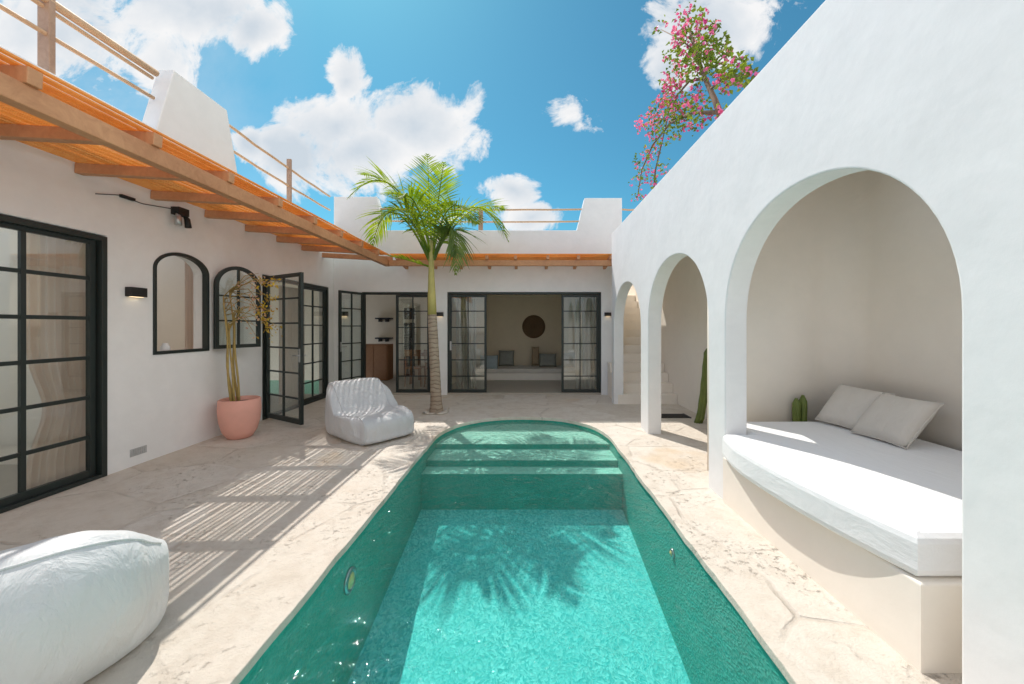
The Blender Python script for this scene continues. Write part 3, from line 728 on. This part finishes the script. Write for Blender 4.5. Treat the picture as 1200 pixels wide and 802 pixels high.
# cacti
def cactus_col(pts, r, ribs=8):
    bm = bmesh.new(); n = ribs*4; rings = []
    for i, p in enumerate(pts):
        f = i/(len(pts)-1); rad = r*(1 if f < .92 else math.sqrt(max(.1, 1-((f-.92)/.08)**2)))*(1+.05*math.sin(i*1.7))
        rings.append([bm.verts.new(Vector(p)+Vector((math.cos(2*math.pi*k/n), math.sin(2*math.pi*k/n), 0))*rad*(1+.16*math.cos(ribs*2*math.pi*k/n))) for k in range(n)])
    for a, b in zip(rings, rings[1:]):
        for k in range(n): bm.faces.new((a[k], a[(k+1) % n], b[(k+1) % n], b[k]))
    bm.faces.new(rings[-1]); bm.faces.new(rings[0][::-1]); return bm
b0 = Q(818, 494, 7.1); b0.z = 0; b1 = Q(830, 408, 7.1)
o = obj('cactus', cactus_col([(b0.x+(b1.x-b0.x)*(s**.6), b0.y, b1.z*s) for s in [i/16 for i in range(17)]], .055), M['cactus'], None, True)
tag(o, 'tall slim green column cactus leaning beside the middle arch', 'cactus')
c2 = empty('cactus', (2.72, 4.52*K, 0), 'short green twin column cactus behind the far edge of the daybed', 'cactus')
for dx, hh in ((-.03, .79), (.035, .82)):
    obj('stem', cactus_col([(dx, 0, hh*s) for s in [i/14 for i in range(15)]], .031), M['cactus'], c2, True, (0, 0, 0))
bm = bmesh.new(); p = Q(795, 487, 7.6)
for i in range(9): box(bm, 2.1, 2.68, p.y-.12+i*.03, p.y-.12+i*.03+.015, .001, .014)
box(bm, 2.07, 2.099, p.y-.14, p.y+.15, .001, .016); box(bm, 2.681, 2.71, p.y-.14, p.y+.15, .001, .016)
tag(obj('floor_grate', bm, M['black']), 'flat black floor grate in front of the cream stairs', 'grate')

# courtyard wall behind the viewer
bm = bmesh.new(); box(bm, -9, 3.6, -4.2, -4.0, -.1, 3.3); tag(obj('courtyard_wall', bm, M['wall']), 'plain white wall closing the courtyard behind the viewpoint', 'wall')

# ------------------------------------------------------------------ pergolas
pl = empty('pergola', (-3.5, 4, 2.9), 'timber pergola with orange lath roof along the left villa wing', 'pergola')
y_in = 9.3*K
bm = bmesh.new(); box(bm, -2.885, -2.795, -3.0, y_in+.05, 2.735, 2.86, .008); obj('beam', bm, M['timber'], pl)
def rafter(root, p0, p1, w_=.07, h_=.095):
    p0, p1 = Vector(p0), Vector(p1); d = p1-p0; L = d.length
    bm = bmesh.new(); box(bm, 0, L, -w_/2, w_/2, -h_/2, h_/2, .006)
    o = obj('rafter', bm, M['timber'], root, loc=p0-parent_world(root)); o.rotation_euler = d.to_track_quat('X', 'Z').to_euler(); return o
D = 8.59+.86*0
for i in range(-3, 8):
    rafter(pl, W(XW+.004, 4.29+.86*(i-1)*1.0, 2.985), W(-2.77, 4.29+.86*(i-1), 2.905))
def lath_sheet(along, a0, a1, b0, b1, zf, w_, gap):
    bm = bmesh.new(); b = b0
    while b < b1-w_:
        ww_ = w_*random.uniform(.85, 1.15); g_ = gap*random.uniform(.7, 1.35)
        a = a0
        while a < a1:
            e = min(a+random.uniform(1.6, 2.6), a1); j = random.uniform(-.004, .004); dz = random.uniform(0, .008)
            z0 = zf(b+ww_/2)+dz; th = .012; tilt = random.uniform(-.003, .003)
            if along == 'Y': vs = box(bm, b+j, b+ww_+j, a+.004, e, z0, z0+th)
            else: vs = box(bm, a+.004, e, b+j, b+ww_+j, z0, z0+th)
            a = e
        b += ww_+g_
    return bm
zf = lambda x: 3.032+(x-XW)*(-.080/1.45)
lathL = lath_sheet('Y', -3.0, y_in+.0, XW+.012, -2.76, zf, .029, .018)
obj('roof_laths', lathL, M['lath'], pl)
pb = empty('pergola', (-.5, 8, 2.9), 'timber pergola with orange lath roof along the back villa wing', 'pergola')
bm = bmesh.new(); box(bm, -2.79, 1.88, y_in-.04, y_in+.04, 2.74, 2.855, .008); obj('beam', bm, M['timber'], pb)
x = -3.93
for px in (477, 511, 541, 574, 605, 640, 673, 708):
    X_ = (px-616)/53.3
    rafter(pb, (X_, YB-.004, 2.80), (X_*1.0, y_in-.09, 2.905), .06, .085)
zf2 = lambda y_: 2.90+(y_in-y_)*.02+.055
bm = lath_sheet('X', -2.75, 1.88, y_in-.10, YB-.012, zf2, .032, .017)
obj('roof_laths', bm, M['lath'], pb)

# ------------------------------------------------------------------ railings
def sagpole(bm, p0, p1, r, seed=0, amp=.012):
    p0, p1 = Vector(p0), Vector(p1); n = 14
    tube(bm, [p0.lerp(p1, i/n)+Vector((noise.noise(Vector((i*.5, seed, 0)))*amp, 0, noise.noise(Vector((i*.45, seed, 5)))*amp-.015*math.sin(math.pi*i/n))) for i in range(n+1)], r, 8)
def railing(name, label, rails, posts):
    root = empty(name, rails[0][0], label, 'railing', 'pole railings on the roof terrace')
    for i, (a, b, r) in enumerate(rails):
        bm = bmesh.new(); sagpole(bm, a, b, r, hash(label) % 7+i); obj('rail', bm, M['pole'], root, True)
    for (x0, y0, z0, z1, w_) in posts:
        bm = bmesh.new(); box(bm, x0-w_/2, x0+w_/2, y0-w_*.22, y0+w_*.22, z0, z1, .006); obj('post', bm, M['post'], root)
Xr = -4.32
railing('railing', 'pale pole railing with thick post at the near left roof edge', [
    ((Xr, -2, 4.47), (Xr, 5.32*K, 4.46), .038), ((Xr-.03, -2, 4.40), (Xr-.03, 5.3*K, 4.395), .02), ((Xr, -2, 4.13), (Xr, 5.28*K, 4.15), .021)],
    [(Xr-.02, 4.12*K, 3.76, 4.75, .11), (Xr-.02, 1.6*K, 3.76, 4.7, .13)])
railing('railing', 'pale pole railing between the white blocks on the left roof edge', [
    ((Xr, 6.5*K, 4.43), (Xr, 8.27, 4.37), .021), ((Xr, 6.6*K, 4.09), (Xr, 8.27, 4.07), .02)],
    [(Xr, 8.31*K, 3.72, 4.56, .08)])
Yr = YB+.1
railing('railing', 'pale pole railing along the roof edge behind the palm', [
    ((-3.25, Yr, 4.12), (1.27, Yr, 4.11), .02), ((-3.2, Yr, 3.85), (1.2, Yr, 3.84), .019)],
    [(-1.0, Yr, 3.61, 4.16, .10)])
railing('railing', 'short pale pole between the right roof block and the arcade wall', [((2.1, Yr, 4.11), (2.9, Yr, 4.11), .02)], [])

# ------------------------------------------------------------------ wall lights
def sconce(loc, facing, label, s=1.0):
    root = empty('wall_lamp', loc, label, 'wall lamp', 'black box wall lamps')
    bm = bmesh.new(); box(bm, -.085*s, .085*s, -.07, 0, -.05*s, .05*s, .004); b = obj('housing', bm, M['black'], root, loc=(0, 0, 0))
    bm = bmesh.new(); box(bm, -.06*s, .06*s, -.055, -.02, -.0535*s, -.0505*s); g_ = obj('lens', bm, M['glow'], root, loc=(0, 0, 0))
    root.rotation_euler = (0, 0, facing)
sconce((XW, 4.89*K, 1.87), R(90), 'black box wall lamp between the sliding door and the arched window')
sconce((-3.98, YB, 1.78), 0, 'black box wall lamp in the corner beside the open back door leaf')
sconce((-1.88, YB, 1.77), 0, 'black box wall lamp just right of the palm trunk', .9)
sconce((1.80, YB, 1.77), 0, 'black box wall lamp at the far right end of the back wall', .8)
root = empty('twin_spotlight', (XW, 5.49*K, 2.86), 'black and grey twin spotlight mounted under the left pergola', 'spotlight')
bm = bmesh.new(); box(bm, 0, .10, -.07, .07, -.02, .07, .006); obj('bracket', bm, M['black'], root, loc=(0, 0, 0))
for s in (-1, 1):
    bm = bmesh.new(); tube(bm, [(.06, s*.05, -.01), (.08, s*.06, -.05), (.09, s*.065, -.15)], [.02, .03, .034], 14)
    obj('lamp_head', bm, M['steel'] if s < 0 else M['black'], root, True, (0, 0, 0))
bm = bmesh.new(); tube(bm, [W(XW+.012, 4.45, 2.80), W(XW+.012, 4.7, 2.86), W(XW+.012, 5.0, 2.85), W(XW+.012, 5.4, 2.9)], .0045, 6)
box(bm, XW+.001, XW+.035, 4.72*K, 4.88*K, 2.845, 2.875)
tag(obj('cable', bm, M['black'], None, True), 'black cable with a small box running under the left pergola', 'cable')

# ------------------------------------------------------------------ palm
DP = 8.0
base = Q(511, 483, DP); base.z = 0
palm = empty('palm_tree', base, 'young palm tree with ringed trunk at the far end of the pool', 'palm')
tk = [Q(511, 483, DP)-base]; 
pts = [Q(511.5, 484, DP), Q(511, 470, DP), Q(510, 440, DP), Q(508, 400, DP), Q(506.5, 369, DP)]
pts[0].z = -.02
fine = []
for i in range(len(pts)-1):
    for k in range(8): fine.append(pts[i].lerp(pts[i+1], k/8))
fine.append(pts[-1])
n = len(fine); bm = bmesh.new()
tube(bm, fine, [(.03*(1-i/n)**6+.100-.024*i/n)*(1+.025*math.sin(i*2.4)) for i in range(n)], 20)
obj('trunk', bm, M['bark'], palm, True)
bm = bmesh.new(); pts = [Q(506.5, 370, DP), Q(506, 350, DP), Q(505.5, 325, DP), Q(505.5, 300, DP), Q(505.5, 280, DP)]
tube(bm, pts, [.078, .072, .055, .045, .025], 16); obj('crownshaft', bm, M['shaft'], palm, True)
def frond(p0, p1, p2, L=.42, n=34, mat='palm', w_=.022, start=.18, droop=.55, seed=0, twist=0):
    rnd = random.Random(seed); bm = bmesh.new()
    def bz(t_): return p0*(1-t_)**2+p1*2*t_*(1-t_)+p2*t_*t_
    rp = [bz(i/16) for i in range(17)]
    tube(bm, rp, [.016*(1-i/17)+.004 for i in range(17)], 6)
    for i in range(n):
        t_ = start+(1-start)*(i/(n-1)); c_ = bz(t_); tg = (bz(min(1, t_+.02))-bz(t_-.02)).normalized()
        side = tg.cross(Vector((0, 0, 1)))
        if side.length < .2: side = Vector((math.cos(seed), math.sin(seed), 0))
        side.normalize(); side = Matrix.Rotation(twist, 3, tg) @ side
        upv = side.cross(tg).normalized()
        prof = math.sin(math.pi*min(1, .22+.80*(t_-start)/(1-start)))**.7
        for s in (-1, 1):
            if rnd.random() < .06: continue
            l = L*prof*rnd.uniform(.8, 1.12)+.05
            fwd = .55+.65*t_
            d = (side*s*1.0+tg*fwd+upv*rnd.uniform(.1, .5)).normalized()
            dr = droop*rnd.uniform(.6, 1.4)
            q0 = c_; prev = None; ww = w_*rnd.uniform(.8, 1.2)
            cur = Vector(q0); dd = d.copy(); segs = 5; wd = tg.cross(d).normalized().cross(d).normalized()
            for k in range(segs+1):
                f = k/segs; wk = ww*(.35+1.1*f if f < .4 else max(.05, 1.15*(1-f)**.75))
                wv = wd*wk
                a = bm.verts.new(cur-wv); b = bm.verts.new(cur+wv)
                if prev: bm.faces.new((prev[0], prev[1], b, a))
                prev = (a, b); dd = (dd+Vector((0, 0, -dr/segs))).normalized(); cur = cur+dd*l/segs
    return obj('frond', bm, M[mat], palm)
def qd(px, py, dd): return Q(px, py, DP+dd)
F = [ # base, control, tip  (pixels + depth offset)
    ((506, 296, 0), (503, 235, .1), (501, 182, .5), .40, 'palm', .3),
    ((507, 298, 0), (512, 240, .3), (520, 192, -.5), .38, 'palm', .35),
    ((504, 300, 0), (462, 170, 0), (408, 232, -.5), .46, 'palm', .6),
    ((504, 303, 0), (468, 200, .6), (425, 205, 1.2), .46, 'palm', .5),
    ((503, 306, 0), (455, 200, .3), (436, 290, .7), .44, 'palm', .75),
    ((503, 305, 0), (472, 215, -.4), (444, 262, -.6), .38, 'palm', .7),
    ((508, 300, 0), (556, 195, 0), (595, 282, .2), .46, 'palm', .75),
    ((508, 302, 0), (550, 225, .7), (590, 246, 1.2), .42, 'palm', .6),
    ((509, 305, 0), (540, 225, -.3), (534, 320, -.4), .44, 'palm_old', .95),
    ((508, 300, 0), (535, 230, .8), (560, 262, 1.4), .40, 'palm_old', .7),
    ((505, 300, 0), (488, 215, -.4), (470, 232, -.7), .40, 'palm', .7),
    ((504, 313, 0), (485, 306, -.1), (456, 300, -.4), .16, 'palm', .2),
    ((507, 301, 0), (520, 225, -.3), (545, 245, -.6), .38, 'palm', .8),
    ((506, 298, 0), (490, 215, 1.0), (455, 228, 1.9), .42, 'palm', .6),
    ((508, 303, 0), (528, 245, -.2), (532, 300, -.2), .36, 'palm_old', 1.0),
]
for i, (a, b, c_, L_, mt, dr) in enumerate(F):
    frond(qd(*a), qd(*b), qd(*c_), L_*1.30 if L_ > .2 else L_, 32 if L_ > .2 else 16, mt, .020, .16, dr, 11+i, 0)
bm = bmesh.new(); lathe(bm, [(.25, .0), (.25, .02), (.22, .032), (.15, .02), (.14, .004)], base, 24)
for v in bm.verts: v.co += Vector((noise.noise(v.co*5), noise.noise(v.co*5+Vector((7, 0, 0))), 0))*.16
bm2 = bm; tag(obj('planting_bed', bm2, M['stone'], None, True), 'rough stone ring around the foot of the palm', 'planting ring')

# ------------------------------------------------------------------ leaf clusters
def leaf_quad(bm, p, size, nrm, rnd, fold=.25):
    t1 = nrm.orthogonal().normalized(); t1 = Matrix.Rotation(rnd.uniform(0, 6.28), 3, nrm) @ t1; t2 = nrm.cross(t1)
    a = p-t1*size*.5; c_ = p+t1*size*.5; m1 = p+t2*size*.32+nrm*size*fold; m2 = p-t2*size*.32+nrm*size*fold
    va, vb, vc_, vd = (bm.verts.new(x) for x in (a, m1, c_, m2))
    bm.faces.new((va, vb, vc_)); bm.faces.new((va, vc_, vd))
def rv(rnd): 
    while 1:
        v = Vector((rnd.uniform(-1, 1), rnd.uniform(-1, 1), rnd.uniform(-1, 1)))
        if .05 < v.length < 1: return v
# bougainvillea over the right wall
rnd = random.Random(5)
bx = 1.98
def WP(px, py, X=bx): D_ = 533*X/(px-616); return Q(px, py, D_)
root = empty('bougainvillea', WP(838, 128), 'pink flowering bougainvillea growing above the right wall against the sky', 'bush')
bm = bmesh.new()
def br(pts, r0, r1):
    P_ = [WP(*p) for p in pts]; n = len(P_); tube(bm, P_, [r0+(r1-r0)*i/(n-1) for i in range(n)], 7)
br([(846, 140), (838, 118), (826, 92), (815, 60), (806, 30)], .035, .012)
br([(826, 92), (808, 95), (795, 110), (780, 130)], .018, .008)
br([(832, 105), (848, 92), (862, 90), (875, 88)], .014, .006)
br([(842, 132), (812, 132), (785, 145), (765, 170), (752, 200), (747, 232)], .022, .008)
br([(765, 235), (768, 200), (775, 170), (782, 140)], .014, .008)
br([(815, 60), (830, 45), (838, 28)], .01, .005); br([(815, 60), (795, 45), (775, 35)], .01, .005)
obj('trunk', bm, M['branch'], root, True)
lf = bmesh.new(); fl = bmesh.new()
CL = [(806, 28, 14, 90, .55), (775, 33, 8, 16, .6), (815, 50, 17, 150, .3), (832, 62, 16, 170, .12), (800, 62, 16, 130, .3), (818, 78, 14, 120, .12), (790, 92, 12, 90, .65),
      (842, 78, 14, 90, .15), (862, 82, 12, 80, .12), (874, 90, 10, 60, .3), (850, 96, 10, 50, .55), (784, 112, 11, 90, .75), (793, 128, 12, 90, .3), (812, 118, 11, 60, .5),
      (775, 132, 11, 100, .55), (755, 145, 8, 40, .75), (762, 152, 10, 60, .5), (800, 140, 16, 100, .2), (822, 132, 12, 70, .3), (785, 150, 13, 90, .15), (845, 132, 6, 20, .6),
      (765, 175, 8, 50, .5), (752, 190, 8, 45, .45), (758, 205, 8, 40, .4), (745, 215, 6, 20, .3), (748, 230, 6, 22, .4), (770, 215, 6, 22, .3), (778, 195, 8, 22, .3), (825, 28, 10, 22, .5), (838, 30, 5, 10, .3)]
for (px, py, r, cnt, ff) in CL:
    c_ = WP(px, py); s = r/533*c_.y/K
    for k in range(int(cnt*1.15)):
        p = c_+Vector([v*s*1.45 for v in rv(rnd)])
        if rnd.random() < ff*.72:
            q = p
            for m_ in range(3): leaf_quad(fl, q+rv(rnd)*.014, rnd.uniform(.035, .055), rv(rnd).normalized(), rnd)
        else: leaf_quad(lf, p, rnd.uniform(.04, .07), (rv(rnd)+Vector((0, 0, .8))).normalized(), rnd)
obj('foliage', lf, M['leaf'], root); obj('flowers', fl, M['bract'], root)
p = WP(817, 158, 2.15)
bm = bmesh.new(); box(bm, 1.98, 2.4, p.y-.75, p.y+.75, 3.335, 3.52, .02); tag(obj('planter_box', bm, M['black']), 'black planter edge just showing above the right wall', 'planter')

# potted plant
pc = Vector((-3.87, 5.08, 0))
root = empty('potted_plant', pc, 'pink terracotta pot with bare yellow canes and sparse autumn leaves by the glass door', 'plant pot')
bm = bmesh.new(); lathe(bm, [(.11, 0), (.14, .012), (.195, .10), (.23, .24), (.243, .38), (.236, .52), (.222, .53), (.212, .52), (.212, .46), (.02, .45)], n=40)
obj('pot', bm, M['terracotta'], root, True, (0, 0, 0))
bm = bmesh.new(); lathe(bm, [(.212, .44), (.210, .472), (.01, .48)], n=28); obj('soil', bm, M['soil'], root, False, (0, 0, 0))
bm = bmesh.new(); rnd = random.Random(2)
tips = []
for dx, dy, hx, hh in ((-.13, .02, -.28, 1.75), (-.08, -.05, -.24, 1.9), (-.03, .03, -.17, 1.7), (-.10, .08, -.25, 2.0), (-.05, -.02, -.20, 1.55)):
    P_ = [(dx+(hx-dx)*s*.6+.012*math.sin(s*9+dx*40), dy+.012*math.cos(s*8), .44+(hh-.44)*s) for s in [i/10 for i in range(11)]]
    tube(bm, P_, [.015-.007*i/10 for i in range(11)], 8); tips.append(Vector(P_[-1]))
tw = []
for tip in tips:
    for k in range(4):
        e = tip+Vector((rnd.uniform(.0, .55), rnd.uniform(-.1, .3), rnd.uniform(-.35, .3)))
        mid = (tip+e)/2+Vector((0, 0, .08)); tube(bm, [tip-Vector((0, 0, .1*k/3)), mid, e], [.007, .005, .002], 5); tw.append((tip, mid, e))
for k in range(5):
    s_ = tips[3]; e = Vector((.40+rnd.uniform(-.06, .08), .0, 2.05-.17*k)); mid = (s_+e)/2+Vector((0, 0, .16)); tube(bm, [s_, mid, e], [.007, .005, .003], 5); tw.append((s_, mid, e)); tw.append((s_, mid, e)); tw.append((mid, mid, e))
obj('cane_stems', bm, M['cane'], root, True, (0, 0, 0))
la, lb_ = bmesh.new(), bmesh.new()
for (a, m_, e) in tw:
    for k in range(15):
        s_ = rnd.uniform(.45, 1.08); p = m_.lerp(e, (s_-.4)/.6)+rv(rnd)*.06
        if p.x > .22 and rnd.random() < .85: leaf_quad(la, p, rnd.uniform(.03, .055), rv(rnd).normalized(), rnd)
        elif rnd.random() < .35: leaf_quad(lb_, p, rnd.uniform(.025, .05), rv(rnd).normalized(), rnd)
obj('leaves', la, M['dryleaf'], root, loc=(0, 0, 0)); obj('pale_leaves', lb_, M['palebract'], root, loc=(0, 0, 0))

# ------------------------------------------------------------------ bean bags
def bag_from_profile(prof, width, nv=26, puff=.10, seed=1, wr=.018, soft=0):
    """prof: closed list of (u,z); extruded along v with rounded, puffed ends"""
    N = len(prof); cu_ = sum(p[0] for p in prof)/N; cz = sum(p[1] for p in prof)/N
    bm = bmesh.new(); rings = []
    for j in range(nv+1):
        s = -1+2*j/nv; k = (1-abs(s)**7)**.33 if abs(s) < 1 else 0.0
        k = .80*1+.20*k if abs(s) < 1 else .8
        if abs(s) == 1: k = .80
        if soft: k = max(.42, (1-abs(s)**soft*.9)**.5)
        row = []
        for i, (u_, z_) in enumerate(prof):
            uu = cu_+(u_-cu_)*k; zz = cz+(z_-cz)*k if z_ > .03 else z_+(.0 if abs(s) < 1 else .01)
            row.append(Vector((uu, s*width/2, zz)))
        rings.append(row)
    V = [[bm.verts.new(p) for p in r_] for r_ in rings]
    for a, b in zip(V, V[1:]):
        for i in range(N): bm.faces.new((a[i], a[(i+1) % N], b[(i+1) % N], b[i]))
    for s, r_, V_ in ((-1, rings[0], V[0]), (1, rings[-1], V[-1])):     # puffed end caps
        prev = V_
        for lev in range(1, 7):
            f = 1-lev/6; cur = []
            for p in r_:
                q = Vector((cu_+(p.x-cu_)*f, p.y+s*puff*math.sqrt(1-f*f)*.9, cz+(p.z-cz)*f)); cur.append(bm.verts.new(q))
            for i in range(N):
                fc = (prev[i], prev[(i+1) % N], cur[(i+1) % N], cur[i])
                if lev < 6: bm.faces.new(fc if s > 0 else fc[::-1])
            if lev == 6:
                c_ = bm.verts.new((cu_, s*(width/2+puff*.9), cz))
                for i in range(N): bm.faces.new((prev[i], prev[(i+1) % N], c_))
                for v in cur: bm.verts.remove(v)
            prev = cur
    bmesh.ops.recalc_face_normals(bm, faces=bm.faces)
    return bm
def SEAM(bm, N):
    bm.verts.ensure_lookup_table()
    return [[bm.verts[j*N+i].co.copy() for i in range(N)] for j in (1, 25)]
def smooth_prof(pts, m=5):
    n = len(pts); out = []
    for i in range(n):
        a, b, c_, d = (pts[(i+k) % n] for k in (-1, 0, 1, 2))
        for k in range(m):
            s = k/m
            f = lambda q: .5*(2*b[q]+(c_[q]-a[q])*s+(2*a[q]-5*b[q]+4*c_[q]-d[q])*s*s+(3*b[q]-a[q]-3*c_[q]+d[q])*s**3)
            out.append((f(0), max(.0, f(1))))
    return out
def wrinkle(bm, seed, amp, scale=(4, 4, 2)):
    bmesh.ops.subdivide_edges(bm, edges=bm.edges[:], cuts=1, use_grid_fill=True, smooth=.3)
    bm.normal_update()
    for v in bm.verts:
        p = v.co; q = Vector((p.x*scale[0], p.y*scale[1], p.z*scale[2]+seed))
        w1 = 1-abs(noise.noise(q+Vector((noise.noise(q*.7), 0, 0))*1.5))*2; w2 = 1-abs(noise.noise(q*2.3))*2
        fl_ = min(1, max(0, p.z/.06))
        v.co = p+v.normal*(amp*(w1*.7+w2*.35)*fl_); v.co.z = max(v.co.z, .002)
def bag(name, prof, width, loc, udir, label, mat, seed, amp, scale, soft=0):
    bm = bag_from_profile(smooth_prof(prof), width, seed=seed, soft=soft, puff=.05 if soft else .10); wrinkle(bm, seed, amp, scale)
    N_ = len(smooth_prof(prof)); bm.verts.ensure_lookup_table()
    if soft: seam_pts = [[bm.verts[j*N_+14].co.copy() for j in range(0, 27)]]
    else: seam_pts = SEAM(bm, N_); seam_pts = [r_+[r_[0]] for r_ in seam_pts]
    root = empty(name, loc, label, 'bean bag', 'satin bean bag loungers'); root.rotation_euler = (0, 0, math.atan2(udir[1], udir[0]))
    bdy = obj('body', bm, mat, root, True, (0, 0, 0))
    ms = bdy.modifiers.new('smooth', 'SUBSURF'); ms.levels = 1; ms.render_levels = 1
    for r_ in seam_pts:
        b3 = bmesh.new(); tube(b3, [p+Vector((0, 0, .002)) for p in r_], .006, 6); obj('seam', b3, mat, root, True, (0, 0, 0))
    return root, bdy
prof1 = [(.02, .02), (-.04, .30), (-.02, .60), (.06, .71), (.18, .69), (.36, .50), (.50, .35), (.68, .31), (.92, .34), (1.08, .28), (1.10, .12), (1.04, .02), (.5, .0)]
ud = Vector((.76, -.62)).normalized(); vd = Vector((.62, .76)).normalized()
c0 = Vector((-2.86, 5.27))+vd*.41
bag('bean_bag', prof1, .74, (c0.x, c0.y, 0), ud, 'silver satin bean bag chair with back and seat beside the far end of the pool', M['satin'], 3, .013, (7, 7, 1.8))
prof2 = [(.06, .02), (-.05, .26), (-.03, .48), (.09, .62), (.25, .60), (.42, .46), (.58, .30), (.75, .26), (.84, .14), (.8, .02), (.4, .0)]
ud2 = Vector((-.82, .57)).normalized()
root2, body2 = bag('bean_bag', prof2, 1.10, (-1.93, 1.27, 0), ud2, 'large white satin bean bag seen from behind in the near left corner', M['satin2'], 9, .013, (4.0, 4.0, 3.0), 3.0)
